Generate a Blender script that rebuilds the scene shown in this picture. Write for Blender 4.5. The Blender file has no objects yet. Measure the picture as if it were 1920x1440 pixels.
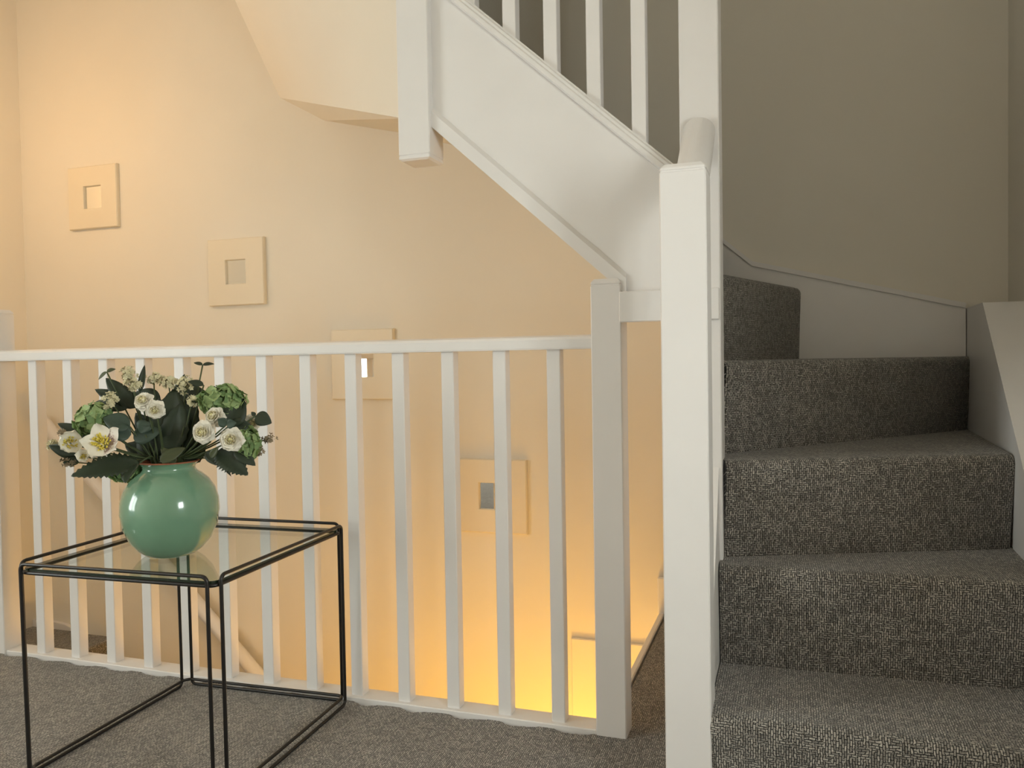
import bpy, bmesh, math, random
from mathutils import Vector, Matrix, Quaternion
random.seed(7)
S = bpy.context.scene
COL = S.collection
PI = math.pi

# ------------------------------------------------------------------ camera
CAM = Vector((0.17415, -1.77951, 0.83909))
FPX = 1513.55                                   # focal length in pixels of a 1920 px wide frame
CR = Vector((0.94587856, 0.32410286, -0.01646473))
CU = Vector((0.00659391, 0.03153057, 0.99948104))
CF = Vector((-0.3244538, 0.94549625, -0.02768699))
cd = bpy.data.cameras.new('camera'); cam = bpy.data.objects.new('camera', cd); COL.objects.link(cam)
cd.sensor_width = 36; cd.lens = FPX / 1920 * 36; cd.clip_start = 0.02
cam.matrix_world = Matrix(((CR.x, CU.x, -CF.x, CAM.x), (CR.y, CU.y, -CF.y, CAM.y), (CR.z, CU.z, -CF.z, CAM.z), (0, 0, 0, 1)))
S.camera = cam

def px(u, v, depth):
    """point seen at pixel (u, v) of the 1920x1440 photo at the given forward distance"""
    return CAM + (CF + CR * ((u - 960) / FPX) - CU * ((v - 720) / FPX)) * depth

# ------------------------------------------------------------------ view, world, daylight
S.view_settings.view_transform = 'Standard'; S.view_settings.look = 'None'
S.view_settings.gamma = 1; S.view_settings.use_curve_mapping = False
S.view_settings.exposure = 0.0
w = bpy.data.worlds.new('sky'); S.world = w; w.use_nodes = True
bg = w.node_tree.nodes['Background']; bg.inputs[0].default_value = (0.80, 0.90, 1.0, 1); bg.inputs[1].default_value = 1.0

def area(name, loc, target, sx, sy, power, col):
    l = bpy.data.lights.new(name, 'AREA'); l.shape = 'RECTANGLE'; l.size = sx; l.size_y = sy; l.energy = power; l.color = col
    o = bpy.data.objects.new(name, l); COL.objects.link(o); o.location = loc
    d = Vector(target) - Vector(loc); o.rotation_euler = d.to_track_quat('-Z', 'Z').to_euler()
    return o
# daylight through the two windows beside the camera (they show as highlights on the vase and in a mirror)
DAY = (0.97, 0.98, 1.0)
area('window_left_offscreen', (-3.16, -1.95, 1.10), (0, -1.95, 1.10), 1.2, 1.9, 88, DAY)
area('window_right_offscreen', (0.93, -1.25, 0.98), (-1, -1.25, 0.98), 0.5, 1.4, 78, DAY)

# ------------------------------------------------------------------ materials
MATS = {}
def lin(c):
    return tuple(((x / 255) / 12.92 if x / 255 <= 0.04045 else ((x / 255 + 0.055) / 1.055) ** 2.4) for x in c) + (1,)
def mat(name, col, rough=0.5, metal=0.0, noise=0.0, nscale=20, bump=0.0, bscale=60, spec=0.5, coat=0.0, trans=0.0, coord='Object', sss=0.0):
    if name in MATS: return MATS[name]
    m = bpy.data.materials.new(name); m.use_nodes = True; MATS[name] = m
    nt = m.node_tree; b = nt.nodes['Principled BSDF']
    c = lin(col)
    b.inputs['Base Color'].default_value = c; b.inputs['Roughness'].default_value = rough
    b.inputs['Metallic'].default_value = metal; b.inputs['Specular IOR Level'].default_value = spec
    b.inputs['Coat Weight'].default_value = coat
    tc = nt.nodes.new('ShaderNodeTexCoord')
    if noise > 0:
        n = nt.nodes.new('ShaderNodeTexNoise'); n.inputs['Scale'].default_value = nscale; n.inputs['Detail'].default_value = 5
        nt.links.new(tc.outputs[coord], n.inputs['Vector'])
        r = nt.nodes.new('ShaderNodeValToRGB')
        r.color_ramp.elements[0].position = 0.3; r.color_ramp.elements[1].position = 0.7
        r.color_ramp.elements[0].color = tuple(x * (1 - noise) for x in c[:3]) + (1,)
        r.color_ramp.elements[1].color = tuple(min(1, x * (1 + noise)) for x in c[:3]) + (1,)
        nt.links.new(n.outputs['Fac'], r.inputs['Fac']); nt.links.new(r.outputs['Color'], b.inputs['Base Color'])
    if bump > 0:
        n2 = nt.nodes.new('ShaderNodeTexNoise'); n2.inputs['Scale'].default_value = bscale; n2.inputs['Detail'].default_value = 4
        nt.links.new(tc.outputs[coord], n2.inputs['Vector'])
        bp = nt.nodes.new('ShaderNodeBump'); bp.inputs['Strength'].default_value = bump; bp.inputs['Distance'].default_value = 0.002
        nt.links.new(n2.outputs['Fac'], bp.inputs['Height']); nt.links.new(bp.outputs['Normal'], b.inputs['Normal'])
    return m
def wall_mat():
    return mat('painted_plaster', (233, 227, 215), 0.7, noise=0.015, nscale=3, bump=0.08, bscale=220, spec=0.3)
def paint():
    return mat('white_gloss_paint', (233, 230, 228), 0.38, noise=0.02, nscale=7, bump=0.05, bscale=45, spec=0.45)

def carpet(name, base, dark):
    """woven loop carpet: short yarn dashes, in patches of two directions (UV in metres)"""
    if name in MATS: return MATS[name]
    m = bpy.data.materials.new(name); m.use_nodes = True; MATS[name] = m
    nt = m.node_tree; N = nt.nodes; L = nt.links; b = N['Principled BSDF']
    b.inputs['Roughness'].default_value = 0.95; b.inputs['Specular IOR Level'].default_value = 0.1
    b.inputs['Sheen Weight'].default_value = 0.32; b.inputs['Sheen Roughness'].default_value = 0.5
    uv = N.new('ShaderNodeUVMap')
    # wobble so that the rows are not ruler straight
    wn = N.new('ShaderNodeTexNoise'); wn.inputs['Scale'].default_value = 90; wn.inputs['Detail'].default_value = 2
    L.new(uv.outputs['UV'], wn.inputs['Vector'])
    sub = N.new('ShaderNodeVectorMath'); sub.operation = 'SUBTRACT'; sub.inputs[1].default_value = (0.5, 0.5, 0.5)
    L.new(wn.outputs['Color'], sub.inputs[0])
    sc = N.new('ShaderNodeVectorMath'); sc.operation = 'SCALE'; sc.inputs['Scale'].default_value = 0.0045
    L.new(sub.outputs[0], sc.inputs[0])
    add = N.new('ShaderNodeVectorMath'); add.operation = 'ADD'; L.new(uv.outputs['UV'], add.inputs[0]); L.new(sc.outputs[0], add.inputs[1])
    def weave(rot):
        mp = N.new('ShaderNodeMapping'); mp.inputs['Rotation'].default_value = (0, 0, rot); mp.inputs['Scale'].default_value = (50, 50, 50)
        L.new(add.outputs[0], mp.inputs['Vector'])
        br = N.new('ShaderNodeTexBrick'); br.inputs['Scale'].default_value = 1.0
        br.inputs['Mortar Size'].default_value = 0.045; br.inputs['Mortar Smooth'].default_value = 0.6
        br.inputs['Brick Width'].default_value = 0.52; br.inputs['Row Height'].default_value = 0.21; br.inputs['Bias'].default_value = 0.0
        br.inputs['Color1'].default_value = (0.35, 0.35, 0.35, 1); br.inputs['Color2'].default_value = (1, 1, 1, 1); br.inputs['Mortar'].default_value = (0, 0, 0, 1)
        L.new(mp.outputs[0], br.inputs['Vector'])
        return br
    b1, b2 = weave(PI / 2), weave(0)
    vo = N.new('ShaderNodeTexVoronoi'); vo.inputs['Scale'].default_value = 85; L.new(add.outputs[0], vo.inputs['Vector'])
    sp = N.new('ShaderNodeSeparateColor'); L.new(vo.outputs['Color'], sp.inputs[0])
    gt = N.new('ShaderNodeMath'); gt.operation = 'GREATER_THAN'; gt.inputs[1].default_value = 0.68; L.new(sp.outputs[0], gt.inputs[0])
    mx = N.new('ShaderNodeMix'); mx.data_type = 'RGBA'
    L.new(gt.outputs[0], mx.inputs['Factor']); L.new(b1.outputs['Color'], mx.inputs['A']); L.new(b2.outputs['Color'], mx.inputs['B'])
    n2 = N.new('ShaderNodeTexNoise'); n2.inputs['Scale'].default_value = 420; n2.inputs['Detail'].default_value = 3; L.new(uv.outputs['UV'], n2.inputs['Vector'])
    n3 = N.new('ShaderNodeTexNoise'); n3.inputs['Scale'].default_value = 9; n3.inputs['Detail'].default_value = 3; L.new(uv.outputs['UV'], n3.inputs['Vector'])
    mu = N.new('ShaderNodeMath'); mu.operation = 'MULTIPLY'
    bw = N.new('ShaderNodeRGBToBW'); L.new(mx.outputs['Result'], bw.inputs[0])
    mr = N.new('ShaderNodeMapRange'); mr.inputs['From Min'].default_value = 0.25; mr.inputs['From Max'].default_value = 0.75; mr.inputs['To Min'].default_value = 0.45; mr.inputs['To Max'].default_value = 1.25
    L.new(n2.outputs['Fac'], mr.inputs['Value'])
    L.new(bw.outputs[0], mu.inputs[0]); L.new(mr.outputs['Result'], mu.inputs[1])
    rp = N.new('ShaderNodeValToRGB'); rp.color_ramp.elements[0].position = 0.0; rp.color_ramp.elements[1].position = 1.0
    rp.color_ramp.elements[0].color = lin(dark); rp.color_ramp.elements[1].color = lin(base)
    L.new(mu.outputs[0], rp.inputs['Fac'])
    vr = N.new('ShaderNodeMapRange'); vr.inputs['From Min'].default_value = 0.3; vr.inputs['From Max'].default_value = 0.7; vr.inputs['To Min'].default_value = 0.88; vr.inputs['To Max'].default_value = 1.1
    L.new(n3.outputs['Fac'], vr.inputs['Value'])
    mm = N.new('ShaderNodeVectorMath'); mm.operation = 'SCALE'; L.new(rp.outputs['Color'], mm.inputs[0]); L.new(vr.outputs['Result'], mm.inputs['Scale'])
    L.new(mm.outputs[0], b.inputs['Base Color'])
    bp = N.new('ShaderNodeBump'); bp.inputs['Strength'].default_value = 0.9; bp.inputs['Distance'].default_value = 0.003
    L.new(mu.outputs[0], bp.inputs['Height']); L.new(bp.outputs['Normal'], b.inputs['Normal'])
    return m
CARPET = carpet('grey_loop_carpet', (208, 201, 190), (32, 31, 30))

def glass_mat(name='clear_glass', tint=(0.94, 0.96, 0.93)):
    if name in MATS: return MATS[name]
    m = bpy.data.materials.new(name); m.use_nodes = True; MATS[name] = m
    nt = m.node_tree; N = nt.nodes; N.remove(N['Principled BSDF'])
    t = N.new('ShaderNodeBsdfTransparent'); t.inputs[0].default_value = tint + (1,)
    g = N.new('ShaderNodeBsdfGlossy'); g.inputs['Roughness'].default_value = 0.0
    lw = N.new('ShaderNodeLayerWeight'); lw.inputs['Blend'].default_value = 0.5
    pw = N.new('ShaderNodeMath'); pw.operation = 'POWER'; pw.inputs[1].default_value = 5.0; nt.links.new(lw.outputs['Facing'], pw.inputs[0])
    ma = N.new('ShaderNodeMath'); ma.operation = 'MULTIPLY_ADD'; ma.inputs[1].default_value = 0.96; ma.inputs[2].default_value = 0.04; nt.links.new(pw.outputs[0], ma.inputs[0])
    mx = N.new('ShaderNodeMixShader')
    nt.links.new(ma.outputs[0], mx.inputs[0]); nt.links.new(t.outputs[0], mx.inputs[1]); nt.links.new(g.outputs[0], mx.inputs[2])
    nt.links.new(mx.outputs[0], N['Material Output'].inputs['Surface'])
    return m
def emit_mat(name, col, strength):
    m = bpy.data.materials.new(name); m.use_nodes = True; MATS[name] = m
    b = m.node_tree.nodes['Principled BSDF']
    b.inputs['Base Color'].default_value = (0.9, 0.85, 0.75, 1)
    b.inputs['Emission Color'].default_value = col + (1,); b.inputs['Emission Strength'].default_value = strength
    return m

# ------------------------------------------------------------------ object helpers
WL = {}
def empty(name, loc=(0, 0, 0), label=None, cat=None, group=None):
    o = bpy.data.objects.new(name, None); COL.objects.link(o); o.location = loc; o.empty_display_size = 0.05
    WL[o] = Vector(loc)
    if label: o['label'] = label
    if cat: o['category'] = cat
    if group: o['group'] = group
    return o
def put(name, me, m, parent=None, loc=(0, 0, 0), rot=None, label=None, cat=None, group=None, kind=None):
    o = bpy.data.objects.new(name, me); COL.objects.link(o)
    if m and len(me.materials) == 0: me.materials.append(m)
    L = Vector(loc); WL[o] = L
    if parent is not None:
        o.parent = parent; L = L - WL[parent]
    if rot is not None:
        o.matrix_basis = Matrix.Translation(L) @ rot.to_4x4()
    else: o.location = L
    if label: o['label'] = label
    if cat: o['category'] = cat
    if group: o['group'] = group
    if kind: o['kind'] = kind
    return o
def struct(name, me, m, parent=None):
    return put(name, me, m, parent, kind='structure' if parent is None else None)
def from_bm(bm, name='m', smooth=False):
    me = bpy.data.meshes.new(name); bm.normal_update(); bm.to_mesh(me); bm.free()
    if smooth:
        for p in me.polygons: p.use_smooth = True
    return me
def box_me(x0, x1, y0, y1, z0, z1, bev=0.0, seg=1):
    bm = bmesh.new()
    bmesh.ops.create_cube(bm, size=1)
    for v in bm.verts:
        v.co = Vector(((x0 + x1) / 2 + v.co.x * (x1 - x0), (y0 + y1) / 2 + v.co.y * (y1 - y0), (z0 + z1) / 2 + v.co.z * (z1 - z0)))
    if bev > 0: bmesh.ops.bevel(bm, geom=bm.edges[:], offset=bev, segments=seg, affect='EDGES', profile=0.5)
    return from_bm(bm)
def prism_me(pts, axis, lo, hi, bev=0.0):
    """extrude a polygon; axis 'y': pts are (x,z); axis 'x': pts are (y,z); axis 'z': pts are (x,y)"""
    bm = bmesh.new()
    def P(p, t):
        return Vector((p[0], t, p[1])) if axis == 'y' else Vector((t, p[0], p[1])) if axis == 'x' else Vector((p[0], p[1], t))
    A = [bm.verts.new(P(p, lo)) for p in pts]; B = [bm.verts.new(P(p, hi)) for p in pts]
    n = len(pts)
    bm.faces.new(A); bm.faces.new(B[::-1])
    for i in range(n): bm.faces.new((A[i], B[i], B[(i + 1) % n], A[(i + 1) % n]))
    bmesh.ops.recalc_face_normals(bm, faces=bm.faces[:])
    if bev > 0: bmesh.ops.bevel(bm, geom=bm.edges[:], offset=bev, segments=1, affect='EDGES')
    return from_bm(bm)
def join_me(mes):
    bm = bmesh.new()
    for m in mes:
        bm.from_mesh(m)
    return from_bm(bm)
def tube_me(pts, rad, seg=8, closed=False, smooth=True, caps=True):
    pts = [Vector(p) for p in pts]; n = len(pts)
    rads = rad if isinstance(rad, (list, tuple)) else [rad] * n
    bm = bmesh.new(); rings = []
    up = None
    for i, p in enumerate(pts):
        if closed: t = (pts[(i + 1) % n] - pts[i - 1]).normalized()
        else: t = (pts[min(i + 1, n - 1)] - pts[max(i - 1, 0)]).normalized()
        if up is None:
            up = Vector((0, 0, 1)) if abs(t.z) < 0.9 else Vector((1, 0, 0))
        s = t.cross(up).normalized(); u2 = s.cross(t).normalized(); up = u2
        rings.append([bm.verts.new(p + (s * math.cos(2 * PI * k / seg) + u2 * math.sin(2 * PI * k / seg)) * rads[i]) for k in range(seg)])
    m = n if closed else n - 1
    for i in range(m):
        a, b = rings[i], rings[(i + 1) % n]
        off = 0
        if closed and i == n - 1:
            off = min(range(seg), key=lambda o: (a[0].co - b[o].co).length)
        for k in range(seg):
            bm.faces.new((a[k], a[(k + 1) % seg], b[(k + 1 + off) % seg], b[(k + off) % seg]))
    if not closed and caps:
        bm.faces.new(rings[0][::-1]); bm.faces.new(rings[-1])
    bmesh.ops.recalc_face_normals(bm, faces=bm.faces[:])
    return from_bm(bm, smooth=smooth)
def lathe_me(prof, seg=48, smooth=True):
    bm = bmesh.new(); rings = []
    for r, z in prof:
        if r < 1e-6: rings.append([bm.verts.new((0, 0, z))])
        else: rings.append([bm.verts.new((r * math.cos(2 * PI * k / seg), r * math.sin(2 * PI * k / seg), z)) for k in range(seg)])
    for a, b in zip(rings, rings[1:]):
        for k in range(seg):
            k2 = (k + 1) % seg
            if len(a) == 1: bm.faces.new((a[0], b[k], b[k2]))
            elif len(b) == 1: bm.faces.new((a[k], a[k2], b[0]))
            else: bm.faces.new((a[k], a[k2], b[k2], b[k]))
    return from_bm(bm, smooth=smooth)
def poly_me(faces_pts):
    bm = bmesh.new()
    for f in faces_pts: bm.faces.new([bm.verts.new(p) for p in f])
    bmesh.ops.remove_doubles(bm, verts=bm.verts[:], dist=1e-5)
    return from_bm(bm)
def uv_box(me, scale=1.0):
    """UV in metres, chosen by the face normal"""
    if not me.uv_layers: me.uv_layers.new(name='UVMap')
    uv = me.uv_layers[0].data
    for p in me.polygons:
        n = p.normal
        for li in p.loop_indices:
            c = me.vertices[me.loops[li].vertex_index].co
            if abs(n.z) > 0.7: q = (c.x, c.y)
            elif abs(n.y) > abs(n.x): q = (c.x, c.z)
            else: q = (c.y, c.z)
            uv[li].uv = (q[0] * scale, q[1] * scale)
    return me

# ------------------------------------------------------------------ dimensions (metres); X along the landing rail, Y away from it, Z up
YW = 0.885      # picture wall
XL = -2.985     # left wall
XR = 0.772      # right wall
YB = -2.6       # wall behind the camera
ZC = 2.75       # ceiling
ZD = -2.65      # floor below
NW = 0.0405     # half a big newel
XM, HM = -0.205, 0.034
XLN = -2.058
WELL_X0, WELL_X1 = -2.10, -0.216
T = 0.14
WALL, PAINT = wall_mat(), paint()

# ------------------------------------------------------------------ the room shell
struct('wall_back', box_me(XL - T, XR + T, YW, YW + T, ZD, ZC), WALL)
def wall_with_hole(axis, plane0, plane1, a0, a1, z0, z1, h):
    """wall slab in the YZ ('x') or XZ ('y') plane with a window hole (a, a, z, z)"""
    ha0, ha1, hz0, hz1 = h
    parts = [(a0, ha0, z0, z1), (ha1, a1, z0, z1), (ha0, ha1, z0, hz0), (ha0, ha1, hz1, z1)]
    if axis == 'x': return join_me([box_me(plane0, plane1, p[0], p[1], p[2], p[3]) for p in parts])
    return join_me([box_me(p[0], p[1], plane0, plane1, p[2], p[3]) for p in parts])
WIN_L = (-2.50, -1.40, 0.15, 2.10)
WIN_R = (-1.50, -1.00, 0.25, 1.70)
struct('wall_left', wall_with_hole('x', XL - T, XL, YB, YW, ZD, ZC, WIN_L), WALL)
struct('wall_rear', box_me(XL - T, XR + T, YB - T, YB, -0.3, ZC), WALL)
struct('wall_right', wall_with_hole('x', XR, XR + T, YB, YW, -0.3, ZC, WIN_R), WALL)
struct('ceiling', box_me(XL - T, XR + T, YB - T, YW + T, ZC, ZC + 0.1), WALL)
def window(n, axis, plane, inward, hole):
    a0, a1, z0, z1 = hole
    f = 0.05
    def bx(b0, b1, c0, c1, d0, d1):
        p, q = sorted((plane - inward * d0, plane - inward * d1))
        return box_me(p, q, b0, b1, c0, c1) if axis == 'x' else box_me(b0, b1, p, q, c0, c1)
    fr = struct('window_%d' % n, join_me([bx(a0, a0 + f, z0, z1, .03, .09), bx(a1 - f, a1, z0, z1, .03, .09), bx(a0 + f, a1 - f, z0, z0 + f, .03, .09),
                                          bx(a0 + f, a1 - f, z1 - f, z1, .03, .09), bx((a0 + a1) / 2 - .02, (a0 + a1) / 2 + .02, z0 + f, z1 - f, .03, .09)]), PAINT)
    mid = (a0 + a1) / 2
    for (b0, b1) in ((a0 + f, mid - .02), (mid + .02, a1 - f)):
        put('pane', bx(b0, b1, z0 + f, z1 - f, .058, .062), glass_mat(), fr)
window(1, 'x', XL, 1, WIN_L)
window(2, 'x', XR, -1, WIN_R)

# landing floor: carpet slab with a wavy edge along the foot of the railing, and the strip right of the well
def landing_floor():
    bm = bmesh.new()
    edge = []
    n = 420
    s = 0.1309; x13 = -0.3315
    for i in range(n + 1):
        x = XL + (WELL_X1 - 0.022 - XL) * i / n
        ph = (x - (x13 - 0.028)) / s * 2 * PI
        amp = 1.0 if XLN < x < XM else 0.2
        y = -0.036 + amp * (0.0085 * math.cos(ph) + 0.0025 * math.sin(ph * 2.1 + 1) + 0.0012 * math.sin(ph * 7.3))
        edge.append((x, y))
    out = [(XL, YB)] + edge + [(WELL_X1 + 0.004, -0.036), (WELL_X1 + 0.004, YW), (XR, YW), (XR, YB)]
    pts_top = [bm.verts.new((x, y, 0.0)) for x, y in out]
    pts_bot = [bm.verts.new((x, y, -0.012)) for x, y in out]
    f = bm.faces.new(pts_top)
    if f.normal.z < 0: f.normal_flip()
    bm.faces.new(pts_bot[::-1])
    for i in range(len(out)):
        j = (i + 1) % len(out)
        bm.faces.new((pts_top[i], pts_bot[i], pts_bot[j], pts_top[j]))
    bmesh.ops.recalc_face_normals(bm, faces=bm.faces[:])
    return uv_box(from_bm(bm))
struct('floor', landing_floor(), CARPET)
struct('floor_deck', join_me([box_me(XL, XR, YB, 0.03, -0.26, -0.0125), box_me(WELL_X1 + .007, XR, 0.03, YW, -0.26, -0.0125)]), WALL)
struct('trim_1', box_me(WELL_X1 - 0.020, WELL_X1 - 0.002, 0.03, YW, -0.26, 0.004, 0.003), PAINT)       # white lining of the well edge
struct('trim_2', box_me(WELL_X0, WELL_X1 - 0.020, 0.030, 0.045, -0.26, -0.012), PAINT)                    # lining below the railing
struct('wall_stair_front', box_me(XL, WELL_X1, 0.03, 0.045, ZD, -0.262), WALL)
struct('wall_stair_end', box_me(0.30, 0.36, 0.03, YW, ZD, -0.262), WALL)
struct('wall_stair_hall', box_me(WELL_X1, 0.30, 0.03, 0.045, ZD, -0.262), WALL)
struct('floor_below', uv_box(box_me(XL, 0.36, 0.03, YW, ZD - 0.1, ZD)), CARPET)
sk = box_me(WELL_X1 - 0.024, -0.03, YW - 0.020, YW, 0.0, 0.122, 0.004)
struct('baseboard_back', sk, PAINT)
struct('trim_3', box_me(-0.537, WELL_X1 - 0.021, YW - 0.014, YW, ZD, -0.110, 0.003), WALL)                 # shallow plaster projection low on the wall

# ------------------------------------------------------------------ landing balustrade
bal = empty('landing_balustrade', (-1.13, 0, 0), 'long white landing balustrade with square balusters guarding the open stairwell', 'balustrade')
def newel_me(h, z0, z1, top=True, bottom=False):
    """square post with a chamfered cap"""
    bm = bmesh.new()
    prof = []
    if bottom: prof += [(h - 0.006, z0), (h, z0 + 0.004), (h, z0 + 0.010), (h - 0.0015, z0 + 0.011), (h - 0.0015, z0 + 0.013), (h, z0 + 0.014)]
    else: prof += [(h, z0)]
    if top: prof += [(h, z1 - 0.016), (h - 0.0015, z1 - 0.0145), (h - 0.0015, z1 - 0.012), (h, z1 - 0.011), (h - 0.001, z1 - 0.007), (h - 0.007, z1)]
    else: prof += [(h, z1)]
    rings = []
    c = 0.0022
    for hh, z in prof:
        q = [(-hh + c, -hh), (hh - c, -hh), (hh, -hh + c), (hh, hh - c), (hh - c, hh), (-hh + c, hh), (-hh, hh - c), (-hh, -hh + c)]
        rings.append([bm.verts.new((a, b, z)) for a, b in q])
    bm.faces.new(rings[0][::-1]); bm.faces.new(rings[-1])
    for A, B in zip(rings, rings[1:]):
        for k in range(8): bm.faces.new((A[k], A[(k + 1) % 8], B[(k + 1) % 8], B[k]))
    return from_bm(bm)
small_newel = newel_me(HM, -0.012, 1.018)
put('newel_post', small_newel, PAINT, bal, (XM, 0, 0))
put('newel_post', small_newel, PAINT, bal, (XLN, 0, 0))
# handrail: flat moulding with eased edges
hr = [(-.030, .865), (.030, .865), (.031, .869), (.031, .887), (.027, .893), (.016, .897), (-.016, .897), (-.027, .893), (-.031, .887), (-.031, .869)]
put('handrail', prism_me(hr, 'x', XLN + HM, XM - HM), PAINT, bal)
put('base_rail', box_me(XLN + HM, XM - HM, -.030, .030, -.012, .0097, .002), PAINT, bal)
bb = box_me(-.016, .016, -.016, .016, .008, .867, .0016)
SP, X13 = 0.1309, -0.3315
for i in range(13):
    put('baluster', bb, PAINT, bal, (X13 - (12 - i) * SP, 0, 0))
put('trimmer_board', box_me(XM + HM - .0005, 0.039, -.054, -.0395, .920, .986, .002), PAINT, bal)

# ------------------------------------------------------------------ upper staircase with winders
st = empty('staircase', (0.33, 0.25, 0), 'white painted winder staircase with grey carpeted steps climbing to the floor above', 'staircase')
put('newel_post', newel_me(NW, 0.0, 1.183), PAINT, st, (0, -0.2954, 0), label='foot newel post with chamfered cap')
put('newel_post', newel_me(NW, 0.0, 2.30), PAINT, st, (0, 0, 0), label='tall newel post at the turn')
put('newel_post', newel_me(NW, 1.318, 2.74, top=False, bottom=True), PAINT, st, (-0.657, 0, 0), label='hanging newel post with cut off lower end')
# short round-topped handrail between the two lower newels
def mopstick(p0, p1):
    p0, p1 = Vector(p0), Vector(p1)
    bm = bmesh.new(); d = (p1 - p0).normalized(); sx = Vector((1, 0, 0)); uz = sx.cross(d).normalized()
    if uz.z < 0: uz = -uz
    prof = [(-.016, -.034), (.016, -.034), (.019, -.022), (.030, -.014)]
    for k in range(0, 25):
        a = -0.25 + (PI + 0.5) * k / 24
        prof.append((.033 * math.cos(a), .033 * math.sin(a)))
    prof += [(-.030, -.014), (-.019, -.022)]
    A = [bm.verts.new(p0 + sx * a + uz * b) for a, b in prof]; B = [bm.verts.new(p1 + sx * a + uz * b) for a, b in prof]
    n = len(prof); bm.faces.new(A); bm.faces.new(B[::-1])
    for i in range(n): bm.faces.new((A[i], B[i], B[(i + 1) % n], A[(i + 1) % n]))
    bmesh.ops.recalc_face_normals(bm, faces=bm.faces[:])
    return from_bm(bm, smooth=False)
put('handrail', mopstick((0, -.2954 + NW - .002, 1.118), (0, -NW + .002, 1.313)), PAINT, st)
# close string between the two lower newels
put('string_board', prism_me([(-.256, 0.0), (-.039, 0.0), (-.039, .612), (-.256, .262)], 'x', -.012, .034), PAINT, st)
# spandrel closing the side of the winders, below the well side
put('spandrel_panel', box_me(-.018, -.004, NW, .862, 0.0, .93), PAINT, st)
# upper flight string (plane of the railing) with mouldings
SL = 0.905
def zt(x): return 1.2235 - SL * (x + 0.0605)      # underside of the top moulding
def zb(x): return 1.386 - SL * (x + 0.608)        # lower edge of the string
put('string_board', prism_me([(-.617, zb(-.617)), (-.1605, zb(-.1605)), (-.040, .984), (-.040, zt(-.040) + .02), (-.617, zt(-.617) + .02)], 'y', -.018, .018), PAINT, st)
def rake(x0, x1, zf, prof):
    """sweep a (y, dz) profile along the rake"""
    bm = bmesh.new()
    A = [bm.verts.new((x0, y, zf(x0) + z)) for y, z in prof]; B = [bm.verts.new((x1, y, zf(x1) + z)) for y, z in prof]
    n = len(prof); bm.faces.new(A); bm.faces.new(B[::-1])
    for i in range(n): bm.faces.new((A[i], B[i], B[(i + 1) % n], A[(i + 1) % n]))
    bmesh.ops.recalc_face_normals(bm, faces=bm.faces[:])
    return from_bm(bm)
cap = [(-.028, .0), (-.032, .004), (-.032, .016), (-.029, .020), (-.029, .027), (-.024, .031), (-.024, .036), (.024, .036), (.024, .031), (.029, .027), (.029, .020), (.032, .016), (.032, .004), (.028, .0)]
put('string_capping', rake(-.617, -.040, zt, cap), PAINT, st)
put('lower_moulding', rake(-.617, -.1605, zb, [(-.027, .0), (-.027, .036), (-.019, .048), (-.017, .048), (-.017, .0)]), PAINT, st)
for x in (-.5235, -.4245, -.3275, -.2295, -.1300):
    h = .0158
    A = [(x - h, zt(x - h) + .030), (x + h, zt(x + h) + .030), (x + h, zt(x + h) + .86), (x - h, zt(x - h) + .86)]
    put('baluster', prism_me(A, 'y', -h, h, .0014), PAINT, st)
put('handrail', rake(-.617, -.040, lambda x: zt(x) + .85, [(-.030, 0), (.030, 0), (.032, .03), (.018, .05), (-.018, .05), (-.032, .03)]), PAINT, st)

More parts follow.
